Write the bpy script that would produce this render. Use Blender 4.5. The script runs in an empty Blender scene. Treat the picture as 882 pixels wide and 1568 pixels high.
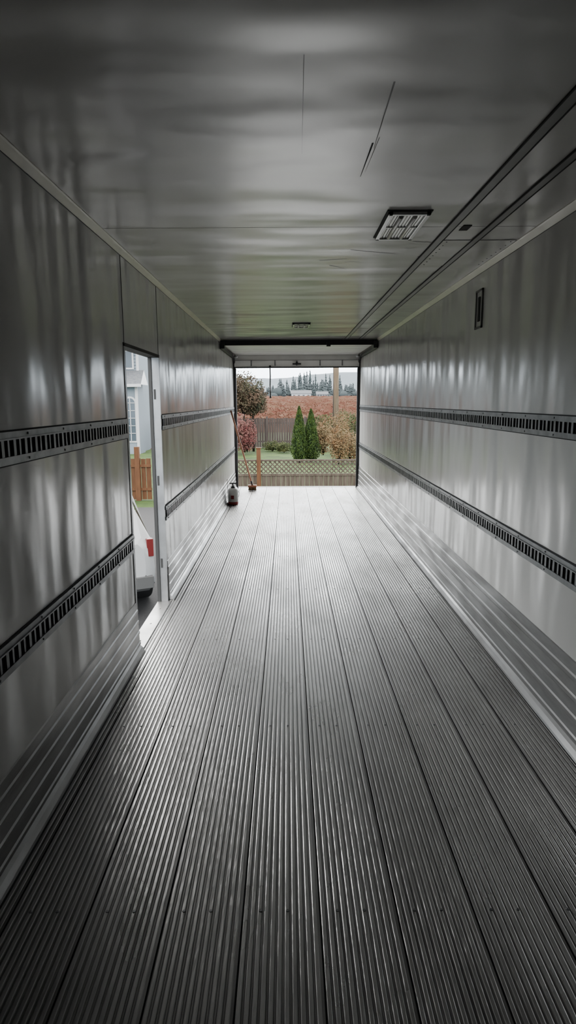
import bpy, math, random
from mathutils import Vector, Matrix, noise
random.seed(7)
S = bpy.context.scene
R = math.radians

# ------------------------------------------------------------------ dimensions
XL, XR = -1.03, 1.39
H = 2.61
CAMZ = 1.68
YF, YE = -1.6, 12.42
DY0, DY1, DZ = 4.09, 5.16, 2.04
GZ = -1.22
SC = 1.0

# ------------------------------------------------------------------ materials
def mat(name, col, rough=0.5, metal=0.0, col2=None, nscale=None, mapscale=(1,1,1), bump=0.0, bscale=None,
        bmap=None, bdist=0.02, ramp=(0.35,0.65), rough2=None, detail=4, spec=0.5, coat=0.0, coatr=0.2):
    m = bpy.data.materials.new(name); m.use_nodes = True
    col=tuple(c*SC for c in col)
    if col2: col2=tuple(c*SC for c in col2)
    nt = m.node_tree; N = nt.nodes; L = nt.links
    b = N["Principled BSDF"]
    b.inputs["Base Color"].default_value = (*col, 1)
    b.inputs["Roughness"].default_value = rough
    b.inputs["Metallic"].default_value = metal
    b.inputs["Specular IOR Level"].default_value = spec
    b.inputs["Coat Weight"].default_value = coat
    b.inputs["Coat Roughness"].default_value = coatr
    tc = N.new("ShaderNodeTexCoord")
    def noi(scale, ms, det):
        mp = N.new("ShaderNodeMapping"); mp.inputs["Scale"].default_value = ms
        L.new(tc.outputs["Object"], mp.inputs["Vector"])
        n = N.new("ShaderNodeTexNoise"); n.inputs["Scale"].default_value = scale; n.inputs["Detail"].default_value = det
        L.new(mp.outputs[0], n.inputs["Vector"]); return n
    if col2 is not None:
        n = noi(nscale or 5, mapscale, detail)
        cr = N.new("ShaderNodeValToRGB")
        cr.color_ramp.elements[0].position = ramp[0]; cr.color_ramp.elements[1].position = ramp[1]
        cr.color_ramp.elements[0].color = (*col, 1); cr.color_ramp.elements[1].color = (*col2, 1)
        L.new(n.outputs["Fac"], cr.inputs[0]); L.new(cr.outputs[0], b.inputs["Base Color"])
        if rough2 is not None:
            mr = N.new("ShaderNodeMapRange"); mr.inputs["From Min"].default_value = ramp[0]; mr.inputs["From Max"].default_value = ramp[1]
            mr.inputs["To Min"].default_value = rough; mr.inputs["To Max"].default_value = rough2
            L.new(n.outputs["Fac"], mr.inputs[0]); L.new(mr.outputs[0], b.inputs["Roughness"])
    if bump > 0:
        n2 = noi(bscale or 10, bmap or (1,1,1), 2)
        bp = N.new("ShaderNodeBump"); bp.inputs["Strength"].default_value = bump; bp.inputs["Distance"].default_value = bdist
        L.new(n2.outputs["Fac"], bp.inputs["Height"]); L.new(bp.outputs[0], b.inputs["Normal"])
    return m

def wavy_panel(name, col, col2, rough, maps):
    """painted sheet lining: large soft waves + fine texture"""
    m = mat(name, col, rough, 0.0, col2=col2, nscale=1.1, mapscale=(1,1,1), rough2=rough+0.05, detail=3, ramp=(0.3,0.7), spec=0.6)
    nt = m.node_tree; N = nt.nodes; L = nt.links; b = N["Principled BSDF"]
    tc = N.new("ShaderNodeTexCoord")
    prev = None
    for (ms, sc, d, st, det) in maps:
        mp = N.new("ShaderNodeMapping"); mp.inputs["Scale"].default_value = ms
        L.new(tc.outputs["Object"], mp.inputs["Vector"])
        n = N.new("ShaderNodeTexNoise"); n.inputs["Scale"].default_value = sc; n.inputs["Detail"].default_value = det
        n.inputs["Roughness"].default_value = 0.4
        L.new(mp.outputs[0], n.inputs["Vector"])
        bp = N.new("ShaderNodeBump"); bp.inputs["Strength"].default_value = st; bp.inputs["Distance"].default_value = d
        L.new(n.outputs["Fac"], bp.inputs["Height"])
        if prev: L.new(prev.outputs[0], bp.inputs["Normal"])
        prev = bp
    L.new(prev.outputs[0], b.inputs["Normal"])
    return m

M = {}
M['wall'] = wavy_panel('wall_lining', (0.53,0.524,0.51), (0.585,0.578,0.56), 0.21,
    [((1,3.4,1.0), 1.0, 0.045, 1.0, 1.5), ((1,1,1), 7, 0.0012, 0.6, 1)])
M['ceil'] = wavy_panel('ceiling_lining', (0.46,0.455,0.435), (0.52,0.514,0.492), 0.20,
    [((1.0,2.6,1), 1.0, 0.026, 1.0, 1.5), ((1,1,1), 7, 0.001, 0.6, 1)])
M['wallf'] = mat('dimming_bulkhead', (0.10,0.085,0.065), 0.7, col2=(0.14,0.12,0.09), nscale=2, mapscale=(4,1,1))  # unseen end wall given a dark plywood tone to darken the near interior
M['cove'] = mat('cove_trim', (0.66,0.63,0.55), 0.3, col2=(0.72,0.69,0.61), nscale=3, bump=0.3, bscale=6)
M['alu'] = mat('aluminium_floor', (0.52,0.518,0.515), 0.25, 0.9, col2=(0.27,0.266,0.26), nscale=1.5, mapscale=(2.4,0.8,1), rough2=0.38, bump=0.4, bscale=26, bmap=(3,0.5,1), bdist=0.004, ramp=(0.34,0.74), detail=7)
M['groove'] = mat('floor_groove_dirt', (0.21,0.207,0.20), 0.45, 0.6, col2=(0.11,0.107,0.102), nscale=3, mapscale=(3,0.6,1))
M['seam'] = mat('dark_seam_and_shadow', (0.02,0.02,0.02), 0.7)
M['seamg'] = mat('grey_seam', (0.14,0.14,0.14), 0.5)
M['scuff'] = mat('scuff_plate', (0.42,0.42,0.42), 0.28, 0.8, col2=(0.24,0.236,0.23), nscale=2.2, mapscale=(1,0.8,4), rough2=0.42, bump=0.3, bscale=10, bmap=(1,0.5,3), bdist=0.006, detail=7)
M['galv'] = mat('galvanised_track', (0.24,0.245,0.25), 0.4, 0.7, col2=(0.15,0.155,0.16), nscale=12)
M['slot'] = mat('track_slot', (0.02,0.02,0.021), 0.8)
M['jamb'] = mat('jamb_aluminium', (0.26,0.265,0.27), 0.35, 0.6, col2=(0.20,0.20,0.205), nscale=8)
M['black'] = mat('black_steel', (0.03,0.03,0.032), 0.45, 0.2)
M['white'] = mat('white_panel', (0.82,0.81,0.79), 0.35, col2=(0.74,0.73,0.71), nscale=4)
M['chrome'] = mat('chrome_trim', (0.4,0.4,0.41), 0.25, 0.9)
M['lens'] = mat('lamp_lens', (0.5,0.5,0.47), 0.3, 0.0, col2=(0.38,0.38,0.36), nscale=20)
M['strip'] = mat('ceiling_strip', (0.13,0.13,0.13), 0.35, col2=(0.19,0.19,0.185), nscale=3)
M['wood'] = mat('wood_handle', (0.42,0.17,0.09), 0.5)
M['bristle'] = mat('bristle', (0.16,0.09,0.04), 0.9, col2=(0.25,0.15,0.07), nscale=60)
M['red'] = mat('red_plastic', (0.35,0.04,0.04), 0.4)
M['jug'] = mat('jug_plastic', (0.9,0.9,0.88), 0.35)
M['blackpl'] = mat('black_plastic', (0.05,0.05,0.05), 0.5)
# outside
SC = 0.34
M['grass'] = mat('lawn_grass', (0.030,0.070,0.010), 0.9, col2=(0.085,0.155,0.022), nscale=1.2, bump=0.6, bscale=30, bdist=0.05, spec=.2)
M['asph'] = mat('asphalt', (0.025,0.025,0.028), 0.85, col2=(0.05,0.05,0.053), nscale=30, bump=0.5, bscale=120, bdist=0.01, spec=.3)
M['fence'] = mat('weathered_cedar', (0.085,0.062,0.045), 0.85, col2=(0.15,0.12,0.09), nscale=3, mapscale=(6,6,0.8), spec=.2)
M['fencer'] = mat('stained_post', (0.12,0.045,0.014), 0.7, col2=(0.17,0.070,0.024), nscale=6, mapscale=(3,3,0.6), spec=.2)
M['fenceb'] = mat('old_board', (0.080,0.060,0.054), 0.9, col2=(0.14,0.115,0.105), nscale=2, mapscale=(8,1,0.6), spec=.2)
M['thuja'] = mat('conifer_green', (0.014,0.045,0.005), 0.8, col2=(0.07,0.125,0.014), nscale=7, spec=.2)
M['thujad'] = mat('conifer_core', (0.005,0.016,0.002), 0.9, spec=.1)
M['bark'] = mat('bark', (0.04,0.03,0.022), 0.9, spec=.1)
M['leafbr'] = mat('leaf_autumn', (0.035,0.042,0.014), 0.8, col2=(0.11,0.058,0.032), nscale=1.5, spec=.2)
M['leafpk'] = mat('leaf_pink', (0.16,0.034,0.034), 0.8, col2=(0.22,0.10,0.08), nscale=3, spec=.2)
M['leaftan'] = mat('leaf_tan', (0.18,0.08,0.022), 0.8, col2=(0.21,0.16,0.07), nscale=2.5, spec=.2)
M['leafgr'] = mat('leaf_olive', (0.03,0.055,0.008), 0.8, col2=(0.09,0.10,0.02), nscale=3, spec=.2)
M['field'] = mat('berry_rows', (0.115,0.036,0.022), 0.9, col2=(0.165,0.095,0.060), nscale=0.35, mapscale=(1,0.6,1), detail=8, spec=.1)
M['fieldsoil'] = mat('row_grass', (0.08,0.08,0.03), 0.9, col2=(0.10,0.07,0.045), nscale=0.4, spec=.1)
M['trees'] = mat('distant_conifer', (0.080,0.10,0.105), 1.0, col2=(0.12,0.14,0.148), nscale=0.1, spec=0)  # bluish air haze painted into the conifer colour
M['hill'] = mat('distant_hill', (0.27,0.32,0.355), 1.0, col2=(0.32,0.365,0.405), nscale=0.02, spec=0)  # pale blue distance haze mixed straight into the hill colour
M['pole'] = mat('pole_wood', (0.25,0.18,0.12), 0.8, col2=(0.34,0.26,0.19), nscale=3, mapscale=(6,6,0.5), spec=.1)
M['siding'] = mat('house_siding', (0.30,0.36,0.42), 0.7, spec=.2)
M['trimw'] = mat('house_trim', (0.75,0.76,0.78), 0.5, spec=.3)
M['roof'] = mat('roof_shingle', (0.12,0.13,0.15), 0.8, col2=(0.18,0.19,0.20), nscale=8, spec=.2)
M['glass'] = mat('window_glass', (0.10,0.13,0.16), 0.06, 0.0, spec=0.25)
M['carp'] = mat('car_paint', (0.82,0.84,0.86), 0.25, 0.0, coat=0.3, coatr=0.05, spec=.3)
M['carg'] = mat('car_glass', (0.03,0.035,0.036), 0.04, 0.0, spec=0.2)
M['tyre'] = mat('tyre_rubber', (0.02,0.02,0.02), 0.7, spec=.2)
M['rim'] = mat('wheel_rim', (0.4,0.4,0.41), 0.3, 0.8)
M['tail'] = mat('tail_lamp', (0.25,0.03,0.03), 0.3, spec=.3)

# ------------------------------------------------------------------ mesh builder
class MB:
    def __init__(s, name, mats):
        s.name=name; s.v=[]; s.f=[]; s.m=[]; s.sm=[]; s.mats=mats
    def face(s, pts, mi=0, smooth=False):
        i=len(s.v); s.v.extend([tuple(p) for p in pts]); s.f.append(tuple(range(i,i+len(pts)))); s.m.append(mi); s.sm.append(smooth)
    def box(s, a, b, mi=0, rot=None, piv=None):
        x0,y0,z0=a; x1,y1,z1=b
        if x0>x1:x0,x1=x1,x0
        if y0>y1:y0,y1=y1,y0
        if z0>z1:z0,z1=z1,z0
        P=[Vector(p) for p in [(x0,y0,z0),(x1,y0,z0),(x1,y1,z0),(x0,y1,z0),(x0,y0,z1),(x1,y0,z1),(x1,y1,z1),(x0,y1,z1)]]
        if rot is not None:
            c=Vector(piv) if piv is not None else Vector(((x0+x1)/2,(y0+y1)/2,(z0+z1)/2))
            P=[rot@(p-c)+c for p in P]
        i=len(s.v); s.v.extend([tuple(p) for p in P])
        for q in [(0,3,2,1),(4,5,6,7),(0,1,5,4),(1,2,6,5),(2,3,7,6),(3,0,4,7)]:
            s.f.append(tuple(i+k for k in q)); s.m.append(mi); s.sm.append(False)
    def tube(s, p0, p1, r0, r1=None, mi=0, n=12, caps=True):
        if r1 is None: r1=r0
        p0=Vector(p0); p1=Vector(p1); d=(p1-p0).normalized()
        u=d.orthogonal().normalized(); w=d.cross(u)
        i=len(s.v)
        for p,r in ((p0,r0),(p1,r1)):
            for k in range(n):
                a=2*math.pi*k/n; s.v.append(tuple(p+r*(math.cos(a)*u+math.sin(a)*w)))
        for k in range(n):
            s.f.append((i+k,i+(k+1)%n,i+n+(k+1)%n,i+n+k)); s.m.append(mi); s.sm.append(True)
        if caps:
            s.f.append(tuple(i+n-1-k for k in range(n))); s.m.append(mi); s.sm.append(False)
            s.f.append(tuple(i+n+k for k in range(n))); s.m.append(mi); s.sm.append(False)
    def lathe(s, c, prof, n=24, axis='z', T=None):
        i=len(s.v); c=Vector(c)
        for (r,h,mi) in prof:
            for k in range(n):
                a=2*math.pi*k/n
                if axis=='z': p=Vector((r*math.cos(a), r*math.sin(a), h))
                else: p=Vector((h, r*math.cos(a), r*math.sin(a)))
                if T is not None: p=T@p
                s.v.append(tuple(c+p))
        for j in range(len(prof)-1):
            for k in range(n):
                s.f.append((i+j*n+k,i+j*n+(k+1)%n,i+(j+1)*n+(k+1)%n,i+(j+1)*n+k)); s.m.append(prof[j][2]); s.sm.append(True)
    def extrude(s, prof, y0, y1, mi=0, seg=1, mis=None, smooth=False):
        i=len(s.v); n=len(prof)
        for j in range(seg+1):
            y=y0+(y1-y0)*j/seg
            for (x,z) in prof: s.v.append((x,y,z))
        for j in range(seg):
            for k in range(n-1):
                a=i+j*n+k
                s.f.append((a,a+1,a+1+n,a+n)); s.m.append(mis[k] if mis else mi); s.sm.append(smooth)
    def leaves(s, pts, size, mi=0):
        for p in pts:
            p=Vector(p); a=Vector((random.gauss(0,1),random.gauss(0,1),random.gauss(0,1))).normalized()
            b=a.orthogonal().normalized(); sz=size*random.uniform(.6,1.4); a=a*sz; b=b*sz*.6
            s.face([p-a,p-b,p+a,p+b],mi)
    def done(s, parent=None, bevel=None):
        me=bpy.data.meshes.new(s.name); me.from_pydata(s.v,[],s.f)
        for m in s.mats: me.materials.append(M[m])
        me.polygons.foreach_set('material_index', s.m); me.polygons.foreach_set('use_smooth', s.sm)
        me.update(); o=bpy.data.objects.new(s.name, me); S.collection.objects.link(o)
        if parent: o.parent=parent
        if bevel:
            md=o.modifiers.new('bevel','BEVEL'); md.width=bevel; md.segments=2; md.limit_method='ANGLE'
        return o

# ------------------------------------------------------------------ floor
f=MB('floor',['alu','groove','seam','galv'])
prof=[]; mis=[]
PW=0.257; s0=0.1
x=s0-PW*6
def addp(x,z,mi):
    if XL-0.05 <= x <= XR+0.05:
        prof.append((x,z)); mis.append(mi)
while x<XR+0.1:
    addp(x-0.003,-0.001,2); addp(x-0.0025,-0.010,2); addp(x+0.0025,-0.010,2); addp(x+0.003,-0.001,0)
    nr=11; pitch=(PW-0.006)/nr
    for k in range(nr):
        a=x+0.003+k*pitch
        top=pitch*0.62
        addp(a+top*.2,0.0,0); addp(a+top*.8,0.0,0); addp(a+top,-0.0010,1)
        if k<nr-1:
            addp(a+top+0.0018,-0.0035,1); addp(a+pitch-0.0018,-0.0035,1); addp(a+pitch,-0.0010,0)
    x+=PW
f.extrude(prof,YF,YE,seg=1,mis=mis)
f.box((XL-0.1,YF,-0.16),(XR+0.1,YE,-0.02),3)
yy=-0.6
while yy<12:
    x=s0-PW*4.5
    while x<XR:
        if XL+0.05<x<XR-0.05:
            for dx in (.02,-.07): f.tube((x+dx,yy,-0.002),(x+dx,yy,0.0022),0.007,0.005,3,8)
        x+=PW
    yy+=0.61*2
f.box((XL-0.09,YE-0.02,-0.16),(XR+0.09,YE+0.05,0.004),3)
f.done()

# ------------------------------------------------------------------ walls and ceiling
T=0.062
w=MB('wall_left',['wall','seam','jamb'])
w.box((XL-T,YF,0-.02),(XL,DY0,H+0.05),0)
w.box((XL-T,DY1,0-.02),(XL,YE,H+0.05),0)
w.box((XL-T,DY0,DZ),(XL,DY1,H+0.05),0)
for y in (DY0,DY1): w.box((XL-0.001,y-0.004,DZ),(XL+0.002,y+0.004,H),1)
w.done()
w=MB('wall_right',['wall','seam'])
w.box((XR,YF,-.02),(XR+T,YE,H+0.05),0)
w.done()
w=MB('wall_front',['wallf']); w.box((XL-T,YF-T,-.02),(XR+T,YF,H+0.05)); w.done()
c=MB('ceiling',['ceil','seamg','strip','seam'])
c.box((XL-T,YF,H),(XR+T,YE,H+0.06),0)
for x,wd in ((0.895,0.046),(1.11,0.040)):
    c.box((x-wd/2,YF,H-0.006),(x+wd/2,9.8,H+.01),2)
    for e in (-1,1): c.box((x+e*wd/2-.003,YF,H-0.0075),(x+e*wd/2+.003,9.8,H+.01),3)
def scratch(x0,y0,x1,y1,wd,mi=1):
    d=Vector((x1-x0,y1-y0,0)); n=Vector((-d.y,d.x,0)).normalized()*wd/2
    a=Vector((x0,y0,H-0.0008)); b=Vector((x1,y1,H-0.0008))
    c.face([a-n,a+n,b+n*.3,b-n*.3],mi)
scratch(.322,2.05,.328,2.55,.006); scratch(.318,2.5,.312,2.85,.007,3); scratch(.335,2.45,.325,2.8,.003)
scratch(0.05,1.9,0.06,2.6,.002)
scratch(.40,4.15,.72,4.28,.012); scratch(.22,4.45,.40,4.40,.02); scratch(.3,4.6,.42,4.72,.02)
scratch(.86,4.35,1.1,4.35,.015,3); scratch(1.1,4.0,1.36,3.88,.012,3); scratch(1.0,4.5,1.3,4.55,.01)
scratch(.75,3.95,.9,3.98,.012)
for _ in range(34):
    xx=random.uniform(.2,1.3); y_=random.uniform(3.9,6.5); a_=random.uniform(-.5,.5)
    l_=random.uniform(.04,.16); scratch(xx,y_,xx+l_,y_+l_*a_,random.uniform(.002,.010))
for y in (3.63,8.5):
    c.box((XL,y-0.0012,H-0.0006),(XR,y+0.0012,H+0.002),1)
# riveted repair sheet
c.box((.925,3.92,H-.0035),(1.355,4.62,H+.002),0)
for k in range(8):
    for xx in (.95,1.33): c.tube((xx,3.95+k*.09,H-.0035),(xx,3.95+k*.09,H-.006),.005,.003,1,6)
c.box((.955,3.60,H-0.004),(1.0,3.70,H+.01),3)
c.done()

# coves
for nm,xs,sg in (('trim_1',XL,1),('trim_2',XR,-1)):
    t=MB(nm,['cove','seamg'])
    pr=[(xs,H-0.034),(xs+sg*0.004,H-0.036),(xs+sg*0.008,H-0.031),(xs+sg*0.026,H-0.010),(xs+sg*0.031,H-0.005),(xs+sg*0.032,H)]
    t.extrude(pr,YF,YE,0,1)
    t.box((xs,YF,H-.038),(xs+sg*.002,YE,H-.035),1)
    t.done()
# ------------------------------------------------------------------ scuff plates
def scuff(name,xs,sg,top,spans):
    t=MB(name,['scuff','seam'])
    pr=[(xs,top),(xs+sg*0.006,top-0.003)]
    z=top-0.003; xx=0.006
    n=4; st=(top-0.05)/n
    for k in range(n):
        z2=z-st
        pr+= [(xs+sg*xx,z-st*0.62),(xs+sg*(xx+0.006),z-st*0.70),(xs+sg*(xx+0.006),z-st*0.92),(xs+sg*(xx+0.002),z2)]
        xx+=0.003; z=z2
    pr+=[(xs+sg*(xx+0.012),z-0.012),(xs+sg*(xx+0.026),0.012),(xs+sg*(xx+0.030),0.001),(xs+sg*(xx+0.034),-0.012)]
    for a,b in spans:
        t.extrude(pr,a,b,0,1)
        for yy in (a,b):
            t.face([(xs,yy,top)]+[(p[0],yy,p[1]) for p in pr[1:]]+[(xs,yy,-0.012)],0)
        t.box((xs+sg*(xx+.028),a,0.0),(xs+sg*(xx+.036),b,0.0015),1)  # dark strip painting the shadow line where the plate meets the floor
    t.done()
scuff('baseboard_left',XL,1,0.35,((YF,DY0-0.02),(DY1+0.03,YE)))
scuff('baseboard_right',XR,-1,0.43,((YF,YE),))

# ------------------------------------------------------------------ cargo tracks
def track(xs,sg,z0,z1,spans):
    t=MB('cargo_track',['galv','slot'])
    h=z1-z0
    for a,b in spans:
        t.box((xs+sg*0.0003,a,z0),(xs+sg*0.003,b,z1),1)
        fl=h*0.20
        for q0,q1 in ((z0,z0+fl),(z1-fl,z1)):
            t.box((xs+sg*.0003,a,q0),(xs+sg*0.012,b,q1),0)
        t.box((xs+sg*.0003,a,z0+fl),(xs+sg*0.017,b,z0+fl+.006),0)
        t.box((xs+sg*.0003,a,z1-fl-.006),(xs+sg*0.017,b,z1-fl),0)
        y=a+0.03; k=0
        while y<b-0.03:
            wd=0.022 if k%2 else 0.014
            t.box((xs+sg*.0003,y,z0+fl),(xs+sg*0.013,y+wd,z1-fl),0)
            y+=0.0508; k+=1
        y=a+0.08
        while y<b:
            for zz in (z0+fl/2,z1-fl/2):
                t.tube((xs+sg*0.011,y,zz),(xs+sg*0.016,y,zz),0.006,0.004,0,6)
            y+=0.4
        t.box((xs+sg*.0003,a,z0-.006),(xs+sg*0.004,b,z0),1); t.box((xs+sg*.0003,a,z1),(xs+sg*0.004,b,z1+.006),1)
    t.done()
LS=((YF,DY0-0.03),(DY1+0.02,YE-0.25))
track(XL,1,1.455,1.575,LS)
track(XL,1,0.70,0.82,LS)
track(XR,-1,1.49,1.60,((YF,YE-0.25),))
track(XR,-1,0.77,0.89,((YF,YE-0.25),))

# ------------------------------------------------------------------ side doorway frame
d=MB('door_1',['jamb','scuff','seam'])
d.box((XL-T-.02,DY1-0.012,-0.1),(XL+0.004,DY1+0.02,DZ+0.0),0)
d.box((XL-T-.02,DY1-0.024,-0.1),(XL-T+.006,DY1-0.012,DZ),2)
d.box((XL-T-.02,DY0-0.03,-0.1),(XL+0.004,DY0+0.006,DZ),0)
d.box((XL-T-.02,DY0-.03,DZ-0.012),(XL+0.004,DY1+.02,DZ+0.01),2)
d.box((XL-T-.02,DY0-.03,-0.1),(XL+0.03,DY1+.02,0.006),1)
d.box((XL+0.01,DY0+.02,0.006),(XL+0.03,DY1-.02,0.012),1)
for y in (4.25,4.6,4.95): d.tube((XL-.03,y,0.006),(XL-.03,y,0.010),0.01,0.007,1,8)
for z in (.3,1.0,1.7): d.box((XL-.045,DY1-.016,z),(XL-.03,DY1-.012,z+.08),2)
d.done()

# recessed vertical frame on right wall
d=MB('wall_vent',['seamg','wall','seam'])
y0,y1,z0,z1=4.63,4.79,2.19,2.46
for a,b in (((y0,z0),(y1,z0+.014)),((y0,z1-.014),(y1,z1)),((y0,z0),(y0+.016,z1)),((y1-.016,z0),(y1,z1))):
    d.box((XR-0.012,a[0],a[1]),(XR-.0003,b[0],b[1]),0)
d.box((XR-0.003,y0,z0),(XR-.0003,y1,z1),1)
d.box((XR-0.010,y0+.06,z0+.05),(XR-.0003,y0+.10,z1-.05),2)
d.done()

# ------------------------------------------------------------------ ceiling lamps
def lamp(x0,x1,y0,y1):
    l=MB('ceiling_light',['seam','chrome','lens'])
    l.box((x0-.009,y0-.010,H-0.005),(x1+.009,y1+.010,H+.01),0)
    b=0.022
    l.box((x0,y0,H-.020),(x1,y0+b,H),1); l.box((x0,y1-b,H-.020),(x1,y1,H),1)
    l.box((x0,y0,H-.020),(x0+b,y1,H),1); l.box((x1-b,y0,H-.020),(x1,y1,H),1)
    n=10; ww=(x1-x0-2*b)/n; pr=[]
    for k in range(n):
        xx=x0+b+k*ww; pr+=[(xx,H-.010),(xx+ww*.5,H-.014)]
    pr.append((x1-b,H-.010)); l.extrude(pr,y0+b,y1-b,2)
    l.box((x0+b,(y0+y1)/2-.006,H-.017),(x1-b,(y0+y1)/2+.006,H-.008),1)
    l.tube((x0+.07,y0+.05,H-.016),(x0+.07,y1-.05,H-.016),.012,mi=2,n=10)
    l.tube((x1-.07,y0+.05,H-.016),(x1-.07,y1-.05,H-.016),.012,mi=2,n=10)
    l.done(bevel=.002)
lamp(.51,.72,3.33,3.84)
lamp(.07,.28,7.85,8.25)

# ------------------------------------------------------------------ rear door hardware
d=MB('roll_up_door',['white','black','seamg','chrome'])
yy=10.0
while yy<12.1:
    d.box((XL+.06,yy,2.545),(XR-.06,min(yy+.43,12.2),2.575),0); yy+=.45
d.box((XL+.0,12.22,2.445),(XR-.0,12.26,H),0)
d.box((XL+.03,12.18,2.31),(XR-.03,12.21,2.455),0)
d.box((XL+.03,12.17,2.30),(XR-.03,12.215,2.322),1)
d.box((XL+.03,12.175,2.44),(XR-.03,12.182,2.448),2)
for x in (XL+.35,XL+.8,.18,.62,XR-.35):
    d.box((x-.012,12.165,2.34),(x+.012,12.182,2.44),3)
d.box((.1,12.15,2.36),(.26,12.18,2.385),1); d.tube((.18,12.16,2.40),(.18,12.14,2.40),.02,mi=1)
d.box((XL+.01,9.86,2.535),(XR-.01,9.92,2.60),1)
d.box((XL+.01,9.85,2.520),(XR-.01,9.87,2.545),1)
for x in (XL+.05,XR-.05): d.box((x-.03,9.80,2.47),(x+.03,9.95,2.58),1)
d.box((.60,9.82,2.50),(.66,9.9,2.56),1)
for xs,sg in ((XL,1),(XR,-1)):
    d.box((xs,9.9,2.475),(xs+sg*.045,12.0,2.50),1)
    d.box((xs,9.9,2.475),(xs+sg*.012,12.0,2.54),1)
    prev=None
    for k in range(9):
        a=k/8*math.pi/2; p=(xs+sg*.025,12.0+.26*math.sin(a),2.23+.26*math.cos(a))
        if prev: d.tube(prev,p,.022,mi=1,n=8)
        prev=p
    d.box((xs,12.235,0.0),(xs+sg*.055,12.30,2.3),1)
    d.box((xs,12.33,0.0),(xs+sg*.03,12.42,H),1)
    d.tube((xs+sg*.06,11.9,2.5),(xs+sg*.12,11.9,2.5),.03,mi=3)
d.box((XL,12.30,2.32),(XR,12.42,H),0)
d.done()
st=MB('pull_strap',['black'])
pts=[(-.325,12.15,2.31),(-.322,12.145,2.15),(-.327,12.148,1.98),(-.322,12.14,1.80)]
for a,b in zip(pts,pts[1:]): st.tube(a,b,.012,mi=0,n=6)
st.tube((-.325,12.15,2.33),(-.325,12.168,2.33),.02,mi=0,n=8)
st.tube((-.322,12.14,1.80),(-.322,12.14,1.74),.016,.02,0,8)
st.done()

# ------------------------------------------------------------------ broom
b=MB('push_broom',['wood','black','bristle'])
bt=Vector((-.68,11.93,.10)); tp=Vector((-1.0,11.25,1.52))
b.tube(bt,tp,.016,.015,0,10)
b.tube(bt,bt+(tp-bt)*.08,.02,.015,1,10)
b.box((-.76,11.89,.065),(-.60,11.97,.105),0)
for i in range(16):
    for j in range(7):
        x=-.75+i*.0093; y=11.90+j*.0105
        b.tube((x,y,.066),(x+random.uniform(-.008,.008),y+random.uniform(-.008,.008),.004),.0045,.004,2,5)
b.done()
# ------------------------------------------------------------------ sprayer jug
j=MB('pump_sprayer',['jug','red','blackpl'])
c0=(-.905,10.28,0.001)
j.lathe(c0,[(0.0,0,1),(.078,0,1),(.085,.01,1),(.086,.045,1),(.083,.05,0),(.085,.06,0),(.085,.23,0),(.075,.26,0),(.05,.275,2),(.035,.28,2),(.036,.30,2),(.014,.305,2),(.012,.345,2),(0,.347,2)],28)
j.box((c0[0]-.055,c0[1]-.012,.342),(c0[0]+.055,c0[1]+.012,.362),2)
j.box((c0[0]-.03,c0[1]-.088,.10),(c0[0]+.02,c0[1]-.083,.16),1)
pv=None
for k in range(14):
    a=k/13; p=(c0[0]+.05+.05*math.sin(a*math.pi),c0[1],.25-a*.22+.05*math.sin(a*3))
    if pv: j.tube(pv,p,.004,mi=2,n=6)
    pv=p
j.tube((c0[0]-.09,c0[1],.02),(c0[0]-.092,c0[1],.42),.004,mi=2,n=6)
j.done()

# ================================================================== OUTSIDE
g=MB('lawn',['grass']); g.box((-160,-40,GZ-.3),(160,60,GZ),0); g.done()
g=MB('driveway',['asph']); g.box((-14,-20,GZ),(12,17.2,GZ+.02),0); g.done()

FY=18.6
fn=MB('lattice_fence',['fence','fencer'])
zt=GZ+1.20; zm=zt-.42
fn.box((-3.9,FY-.03,zt-.05),(9,FY+.03,zt),0)
fn.box((-3.9,FY-.03,zm-.07),(9,FY+.03,zm),0)
x=-4.3
while x<9.0:
    for s_,dy in ((1,-.008),(-1,.008)):
        rot=Matrix.Rotation(R(45*s_),3,'Y')
        cx=x; cz=(zt+zm)/2
        if -3.7<cx<8.8:
            fn.box((cx-.017,FY+dy-.006,cz-.28),(cx+.017,FY+dy+.006,cz+.28),0,rot)
    x+=.135
x=-3.9
while x<9:
    fn.box((x,FY-.012,GZ+.05),(x+.135,FY+.012,zm-.04),0); x+=.142
for x in (-.86,-3.95,2.2,5.3,8.4):
    top=GZ+(1.53 if x<0 else 1.15)
    fn.box((x-.06,FY-.075,GZ),(x+.06,FY+.045,top),1)
    if x<0: fn.box((x-.075,FY-.09,top),(x+.075,FY+.06,top+.03),1)
fn.done()
fn=MB('board_fence',['fencer'])
x=-12.0
while x<-4.1:
    hh=1.25+random.uniform(-.01,.01)
    fn.box((x,FY-.012,GZ+.03),(x+.135,FY+.012,GZ+hh),0); x+=.15
fn.box((-12,FY-.05,GZ+.3),(-4.05,FY-.01,GZ+.38),0); fn.box((-12,FY-.05,GZ+1.0),(-4.05,FY-.01,GZ+1.08),0)
for x in (-4.45,-6.6,-9): fn.box((x-.07,FY-.1,GZ),(x+.07,FY+.04,GZ+1.6),0)
fn.done()
fn=MB('board_fence',['fenceb'])
x=-8.0
while x<1.2:
    hh=1.85+random.uniform(-.02,.02)
    fn.box((x,40-.01+random.uniform(-.01,.01),GZ+.02),(x+.14,40.012,GZ+hh),0); x+=.155
for z in (.35,1.5): fn.box((-8,40.01,GZ+z),(1.2,40.06,GZ+z+.09),0)
for x in (-7.9,-6.1,-3.7,-1.3,1.1): fn.box((x-.06,39.93,GZ),(x+.06,40.05,GZ+1.95),0)
fn.done()
fn=MB('board_fence',['fenceb'])
x=1.6
while x<14:
    fn.box((x,44,GZ+.02),(x+.14,44.02,GZ+1.3+random.uniform(-.02,.02)),0); x+=.155
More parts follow.
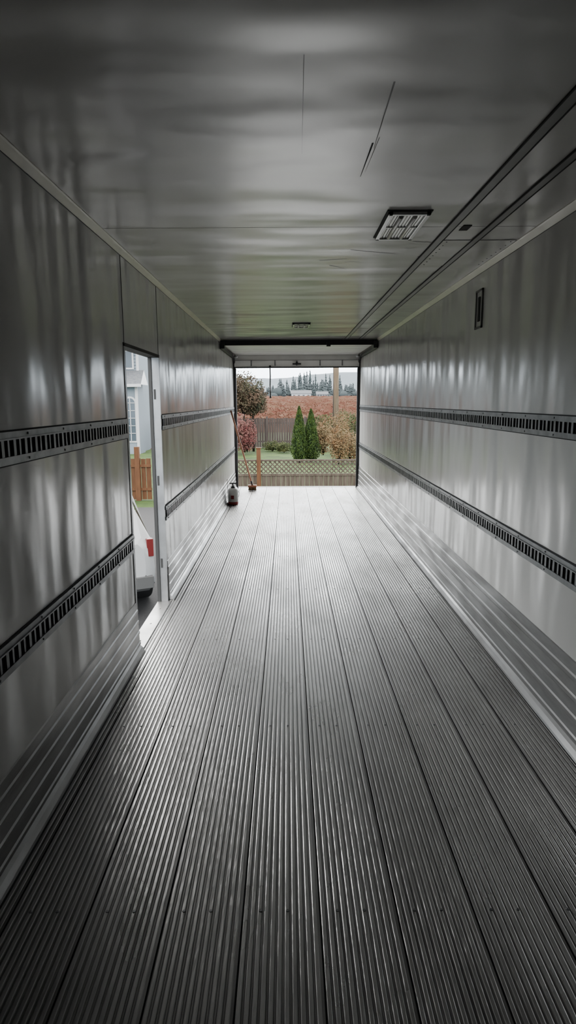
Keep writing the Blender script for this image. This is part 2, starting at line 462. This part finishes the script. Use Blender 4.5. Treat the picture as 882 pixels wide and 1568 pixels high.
for z in (.35,1.0): fn.box((1.6,43.94,GZ+z),(14,44,GZ+z+.09),0)
fn.done()

def thuja(x,y,h,r):
    t=MB('cedar_shrub',['thuja','thujad','bark'])
    t.tube((x,y,GZ),(x,y,GZ+.3),.06,.05,2,8)
    prof=[]
    for k in range(12):
        a=k/11; rr=r*.72*(math.sin(min(1,a*3+.25)*math.pi/2))*(1-a)**.75+.01
        prof.append((rr,.12+a*(h-.2),1))
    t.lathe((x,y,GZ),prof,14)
    pts=[]
    for _ in range(6500):
        a=random.random()**.8
        rr=r*(math.sin(min(1,a*3+.3)*math.pi/2))*(1-a)**.72*(0.72+.33*random.random())
        th=random.uniform(0,2*math.pi)
        rr*=1+.14*math.sin(th*5+a*9)
        pts.append((x+rr*math.cos(th),y+rr*math.sin(th),GZ+.08+a*h))
    for p in pts:
        p=Vector(p); up=Vector((random.gauss(0,.3),random.gauss(0,.3),1)).normalized()*.065
        b=Vector((random.gauss(0,1),random.gauss(0,1),0)).normalized()*.018
        t.face([p-b,p+b,p+up+b*.4,p+up-b*.4],0)
    t.done()
thuja(.55,30,2.55,.46); thuja(1.12,30.3,2.42,.50)

def bush(name,matn,blobs,n,size,trunk=True):
    t=MB(name,[matn,'bark'])
    for (cx,cy,cz,rx,ry,rz) in blobs:
        pts=[]
        for _ in range(n):
            v=Vector((random.gauss(0,1),random.gauss(0,1),random.gauss(0,1))).normalized()
            rr=random.random()**.45
            q=noise.noise(v*2.2+Vector((cx,cy,cz)))*.35+1
            pts.append((cx+v.x*rx*rr*q,cy+v.y*ry*rr*q,max(GZ+.10,cz+v.z*rz*rr*q)))
        t.leaves(pts,size,0)
        for _ in range(9):
            v=Vector((random.gauss(0,1),random.gauss(0,1),random.random()+.3)).normalized()
            t.tube((cx,cy,max(GZ+.02,cz-rz)),(cx+v.x*rx*.9,cy+v.y*ry*.9,cz+v.z*rz*.8),.02,.006,1,5)
        if trunk: t.tube((cx,cy,GZ),(cx,cy,cz-rz*.2),.07,.04,1,8)
    t.done()
bush('autumn_tree','leafbr',[(-3.6,37,2.3,1.5,1.4,1.3),(-2.5,36.5,2.1,1.15,1.2,1.15),(-2.0,37,1.7,.85,.9,.85),(-4.8,37.5,2.8,1.6,1.5,1.5)],3600,.06)
bush('red_bush','leafpk',[(-2.9,34.5,.05,.85,.8,1.15),(-2.25,35,-.2,.55,.6,.9),(-3.9,35,0,1,.9,1.2)],2600,.045,False)
bush('tan_bush','leaftan',[(2.35,29,-.35,.5,.5,.85),(3.0,29.5,-.5,.6,.6,.75),(1.75,31,-.1,.45,.5,.85),(3.9,30,-.45,.7,.6,.8),(2.7,33,.1,.7,.6,1.0)],2300,.040,False)
bush('olive_shrub','leafgr',[(3.3,37,.1,1.2,.9,1.1),(1.9,37.5,-.1,.9,.8,1.0),(5,37,.2,1.5,1,1.2)],2600,.05,False)
bush('olive_shrub','leafgr',[(-.2,36,-.95,.5,.4,.35),(-.9,37,-.95,.6,.4,.35)],900,.045,False)

p=MB('utility_pole',['pole','black'])
p.tube((2.66,35,GZ),(2.66,35,9.2),.165,.13,0,18)
p.box((1.5,34.85,8.3),(3.8,34.97,8.42),0)
for x in (1.6,2.2,3.1,3.7): p.lathe((x,34.91,8.42),[(.02,0,1),(.04,.02,1),(.03,.06,1),(.045,.09,1),(0,.13,1)],10)
p.tube((2.50,34.9,GZ),(2.50,34.9,6),.015,mi=1,n=6)
p.done()

fl=MB('berry_field',['field','fieldsoil'])
def fz(y): return GZ-.02+(max(0,y-60)/250)*4.3
nx=150
rows=[]; y=60.1
while y<295:
    st_=2.8+ (y-48)*.012
    for q,(dy,hh) in enumerate(((0,0),(.25,.75),(.5,1.2),(.75,.75))):
        rows.append((y+dy*st_*.75,hh))
    y+=st_
rows.append((297,0))
i0=len(fl.v)
for (y,hh) in rows:
    for k in range(nx+1):
        x=(-1+2*k/nx)*(30+y*.30)
        n=noise.noise(Vector((x*.9,y*.7,0)))*.45+noise.noise(Vector((x*3,y*3,3)))*.3
        fl.v.append((x,y,fz(y)+hh*(1+n) + noise.noise(Vector((x*.01,y*.01,8)))*.8*min(1,(y-60)/100)))
for r in range(len(rows)-1):
    for k in range(nx):
        a=i0+r*(nx+1)+k
        fl.f.append((a,a+1,a+nx+2,a+nx+1)); fl.m.append(1 if rows[r+1][1]==0 else 0); fl.sm.append(False)
for _ in range(16000):
    y=60+ (random.random()**1.7)*120; x=random.uniform(-1,1)*(8+y*.2)
    p=Vector((x,y,fz(y)+random.uniform(.5,1.35)))
    a=Vector((random.gauss(0,1),0,random.gauss(0,1))).normalized()*.11; b=a.cross(Vector((0,1,0)))*.7
    fl.face([p-a,p-b,p+a,p+b],0)
fl.done()

t=MB('distant_treeline',['trees'])
def con(x,y,z,h,r):
    """conifer built of drooping irregular tiers"""
    lv=9; t.tube((x,y,z),(x,y,z+h*.3),.3,.2,0,5,False)
    for k in range(lv):
        a=k/lv; r0=r*(1-a)*random.uniform(.7,1.1)+.15
        zz=z+h*(.06+.94*a); z2=zz+h*.20*(1-a*.4)
        if k==lv-1: z2=z+h
        i=len(t.v); n=9; dx=random.uniform(-.12,.12)*r0
        t.v.append((x,y,z2))
        for q in range(n):
            an=2*math.pi*q/n; rr=r0*random.uniform(.6,1.15)
            t.v.append((x+dx+rr*math.cos(an),y+rr*math.sin(an),zz+random.uniform(-.03,.03)*h))
        for q in range(n):
            t.f.append((i,i+1+q,i+1+(q+1)%n)); t.m.append(0); t.sm.append(False)
for _ in range(520):
    x=random.uniform(-190,190); y=random.uniform(335,400)
    base=6+6*(noise.noise(Vector((x*.03,0,0)))+.5)
    con(x,y,2.6,base*random.uniform(.6,1.5),random.uniform(1.8,3.0))
for _ in range(240):
    x=random.uniform(-190,190); y=random.uniform(330,400); r=random.uniform(1.8,3.6); hh=random.uniform(3,6.5)
    t.lathe((x,y,2.6),[(.3,0,0),(.4,hh*.2,0),(r*.8,hh*.3,0),(r,hh*.55,0),(r*.75,hh*.85,0),(r*.3,hh,0),(0,hh*1.03,0)],9)
t.done()
t=MB('distant_hill',['hill'])
nn=90
top=[]
for k in range(nn+1):
    x=-500+1000*k/nn; top.append((x,900,34+14*noise.noise(Vector((x*.006,1,0)))+2*noise.noise(Vector((x*.08,1,0)))))
for k in range(nn):
    a=top[k]; b_=top[k+1]
    t.face([(a[0],760,-1),(b_[0],760,-1),b_,a],0); t.face([a,b_,(b_[0],1200,-1),(a[0],1200,-1)],0)
t.face([(-600,297,2.55),(600,297,2.55),(600,800,3),(-600,800,3)],0)
t.done()
fb=MB('farm_building',['trimw','roof'])
def barn(x0,x1,y0,y1,z,h,rh):
    fb.box((x0,y0,z),(x1,y1,z+h),0)
    ym=(y0+y1)/2
    fb.face([(x0-.5,y0-.5,z+h),(x1+.5,y0-.5,z+h),(x1+.5,ym,z+h+rh),(x0-.5,ym,z+h+rh)],1)
    fb.face([(x1+.5,y1+.5,z+h),(x0-.5,y1+.5,z+h),(x0-.5,ym,z+h+rh),(x1+.5,ym,z+h+rh)],1)
    for x in (x0,x1): fb.face([(x,y0,z+h),(x,y1,z+h),(x,ym,z+h+rh)],0)
    for k in range(4):
        xx=x0+(x1-x0)*(k+.5)/4; fb.box((xx-.5,y0-.05,z+.9),(xx+.5,y0,z+2),1)
barn(2,11,300,308,2.6,2.6,1.6); barn(14,19,302,308,2.6,2.2,1.4)
fb.done()

# ------------------------------------------------------------------ house
hs=MB('house',['siding','trimw','roof','glass'])
hx0,hx1,hy0,hy1=-20,-8.55,37,46
hs.box((hx0,hy0,GZ),(hx1,hy1,GZ+6.2),0)
z=GZ+.3
while z<GZ+6.1: hs.box((hx0,hy0-.02,z),(hx1,hy0,z+.012),2); hs.box((hx0-.001,hy0-.03,z+.012),(hx1,hy0,z+.07),0); z+=.18
for x in (hx1-.12,hx0): hs.box((x,hy0-.05,GZ),(x+.14,hy0,GZ+6.2),1)
ym=(hy0+hy1)/2
hs.face([(hx0-.5,hy0-.5,GZ+6.1),(hx1+.5,hy0-.5,GZ+6.1),(hx1+.5,ym,GZ+8.6),(hx0-.5,ym,GZ+8.6)],2)
hs.face([(hx0-.5,hy1+.5,GZ+6.1),(hx1+.5,hy1+.5,GZ+6.1),(hx1+.5,ym,GZ+8.6),(hx0-.5,ym,GZ+8.6)],2)
hs.face([(hx1,hy0,GZ+6.1),(hx1,hy1,GZ+6.1),(hx1,ym,GZ+8.4)],0)
hs.box((hx0-.5,hy0-.55,GZ+6.0),(hx1+.5,hy0-.45,GZ+6.18),1)
px0,px1,py=-11.5,-8.35,35.6
hs.box((px0,py,GZ),(px1,hy0,GZ+3.9),0)
hs.face([(px0-.3,py-.4,GZ+3.85),(px1+.3,py-.4,GZ+3.85),(px1+.1,hy0,GZ+4.7),(px0-.1,hy0,GZ+4.7)],2)
hs.face([(px1+.3,py-.4,GZ+3.85),(px1+.3,hy0,GZ+3.85),(px1+.1,hy0,GZ+4.7)],1)
hs.box((px0-.3,py-.45,GZ+3.72),(px1+.3,py-.35,GZ+3.88),1)
hs.box((px1-.13,py-.05,GZ),(px1+.02,py,GZ+3.8),1)
def archwin(cx,y,z0,w_,h_):
    def arch(ww,zt,yy,mi):
        pts=[(cx-ww,yy,z0 if mi==3 else z0-.1),(cx+ww,yy,z0 if mi==3 else z0-.1)]
        for k in range(13):
            a=math.pi*k/12; pts.append((cx+ww*math.cos(a),yy,zt+ww*math.sin(a)))
        hs.face(pts,mi)
    arch(w_+.1,z0+h_,y-.04,1); arch(w_,z0+h_,y-.06,3)
    hs.box((cx-.02,y-.09,z0),(cx+.02,y-.05,z0+h_+w_),1)
    for k in range(1,6): hs.box((cx-w_,y-.09,z0+h_*k/5-.015),(cx+w_,y-.05,z0+h_*k/5+.015),1)
archwin(-8.78,py,GZ+.75,.26,2.1)
archwin(-9.9,py,GZ+.75,.40,2.0)
for cx in (-9.3,-11.6,-14):
    hs.box((cx-.6,hy0-.06,GZ+4.75),(cx+.5,hy0-.02,GZ+5.85),1); hs.box((cx-.5,hy0-.08,GZ+4.85),(cx+.4,hy0-.05,GZ+5.75),3)
    hs.box((cx-.07,hy0-.10,GZ+4.85),(cx-.03,hy0-.05,GZ+5.75),1)
hs.done()

# ------------------------------------------------------------------ car
def car(loc,yaw):
    root=bpy.data.objects.new('car',None); S.collection.objects.link(root)
    root.location=loc; root.rotation_euler=(0,0,yaw)
    st=[(-2.32,.70,.48,.95,1.02,.60),(-2.25,.84,.34,.98,1.10,.66),(-2.05,.90,.30,1.02,1.50,.62),(-1.75,.92,.30,1.03,1.66,.64),
        (-1.0,.93,.30,1.03,1.72,.66),(-.1,.93,.30,1.03,1.72,.66),(.45,.93,.30,1.03,1.60,.63),(.85,.93,.30,1.03,1.32,.62),(1.15,.92,.30,1.03,1.08,.64),
        (1.7,.91,.30,.98,1.02,.66),(2.15,.88,.32,.88,.94,.62),(2.38,.74,.40,.72,.78,.52)]
    b=MB('body',['carp','carg','blackpl','chrome','tail'])
    rings=[]
    for (y,hw,zl,zb,zr,rw) in st:
        zm=(zl+zb)/2
        half=[(0,zl),(hw*.9,zl),(hw,zl+.10),(hw*1.01,zm),(hw*.985,zb-.03),(hw*.95,zb),(rw+(hw*.95-rw)*.12,zr-(zr-zb)*.10),(rw*.9,zr-.012),(0,zr+.01)]
        ring=half+[(-x,z) for (x,z) in reversed(half[1:-1])]
        i=len(b.v); b.v.extend([(x,y,z) for x,z in ring]); rings.append((i,len(ring)))
    n=rings[0][1]
    for r in range(len(rings)-1):
        a=rings[r][0]; c_=rings[r+1][0]
        for k in range(n):
            mi=0
            if k in (5,n-6) and 2<=r<=6: mi=1
            if k in (7,8) and r in (6,7,1): mi=1
            if k in (0,1,n-1,n-2): mi=2
            b.f.append((a+k,a+(k+1)%n,c_+(k+1)%n,c_+k)); b.m.append(mi); b.sm.append(mi!=1)
    for (i,_),rev in ((rings[0],False),(rings[-1],True)):
        b.f.append(tuple(i+k for k in (range(n) if rev else reversed(range(n))))); b.m.append(0); b.sm.append(False)
    for sx in (-1,1):
        for y in (-1.62,-.35,.62):
            b.tube((sx*.885,y,1.03),(sx*(.665),y-.02,1.66 if y<.3 else 1.50),.035,.03,0 if y!=-.35 else 2,8)
        for y in (-1.15,-.32,.75): b.box((sx*.925,y-.004,.38),(sx*.944,y+.004,1.02),2)
        for y in (-1.05,-.2): b.box((sx*.93,y,.90),(sx*.955,y+.17,.93),0)
        b.box((sx*.91,-.9,.30),(sx*.945,.9,.40),2)
        b.box((sx*.60,2.24,.70),(sx*.86,2.33,.84),3)
        b.box((sx*.74,-2.29,.82),(sx*.83,-2.20,1.06),4)
        b.box((sx*.93,.55,1.05),(sx*1.13,.66,1.21),0); b.box((sx*.95,.535,1.07),(sx*1.12,.55,1.19),1)
    b.box((-.45,2.33,.52),(.45,2.40,.70),2)
    b.box((-.80,-2.36,.40),(.80,-2.28,.56),2); b.box((-.22,-2.345,.66),(.22,-2.31,.78),3)
    ob=b.done(parent=root)
    md=ob.modifiers.new('bev','BEVEL'); md.width=.012; md.segments=2; md.limit_method='ANGLE'
    for k,(sx,y) in enumerate(((-1,-1.42),(1,-1.42),(-1,1.42),(1,1.42))):
        wv=MB('wheel_%d'%(k+1),['tyre','rim','blackpl'])
        T_=Matrix.Scale(sx,3,Vector((1,0,0)))
        wv.lathe((sx*.72,y,.355),[(.20,0,0),(.345,.0,0),(.355,.03,0),(.355,.20,0),(.34,.225,0),(.24,.232,1),(.225,.20,2),(.05,.19,2),(0,.19,2)],32,'x',T_)
        for q in range(5):
            rot=Matrix.Rotation(q*2*math.pi/5,3,'X'); c_=Vector((sx*.925,y,.355))
            a=rot@Vector((0,0,.04)); e=rot@Vector((0,0,.235))
            wv.tube(c_+a,c_+e,.035,.025,1,6)
        for q in range(12):
            a0=math.pi*q/12; a1=math.pi*(q+1)/12
            wv.tube((sx*.925,y+.40*math.cos(a0),.36+.40*math.sin(a0)),(sx*.925,y+.40*math.cos(a1),.36+.40*math.sin(a1)),.03,mi=2,n=6)
        wv.done(parent=root)
car((-3.60,9.95,GZ+.022),R(27))

# ------------------------------------------------------------------ world
W=bpy.data.worlds.new('overcast_sky'); S.world=W; W.use_nodes=True
nt=W.node_tree; N=nt.nodes; L=nt.links
bg=N['Background']; bg.inputs['Strength'].default_value=10.5
tc=N.new('ShaderNodeTexCoord'); sp=N.new('ShaderNodeSeparateXYZ'); cr=N.new('ShaderNodeValToRGB')
L.new(tc.outputs['Generated'],sp.inputs[0]); L.new(sp.outputs['Z'],cr.inputs[0])
cr.color_ramp.elements[0].position=0.0; cr.color_ramp.elements[0].color=(.62,.70,.77,1)
cr.color_ramp.elements[1].position=.4; cr.color_ramp.elements[1].color=(1.1,1.09,1.06,1)
L.new(cr.outputs[0],bg.inputs['Color'])

# ------------------------------------------------------------------ camera
cd=bpy.data.cameras.new('camera'); cam=bpy.data.objects.new('camera',cd); S.collection.objects.link(cam)
cd.sensor_fit='VERTICAL'; cd.sensor_height=36; cd.lens=36*962/1568
cd.clip_start=.05; cd.clip_end=3000
cam.matrix_world=Matrix.Translation((0,0,CAMZ))@Matrix.Rotation(R(80),4,'X')@Matrix.Rotation(R(-.3),4,'Z')
S.camera=cam
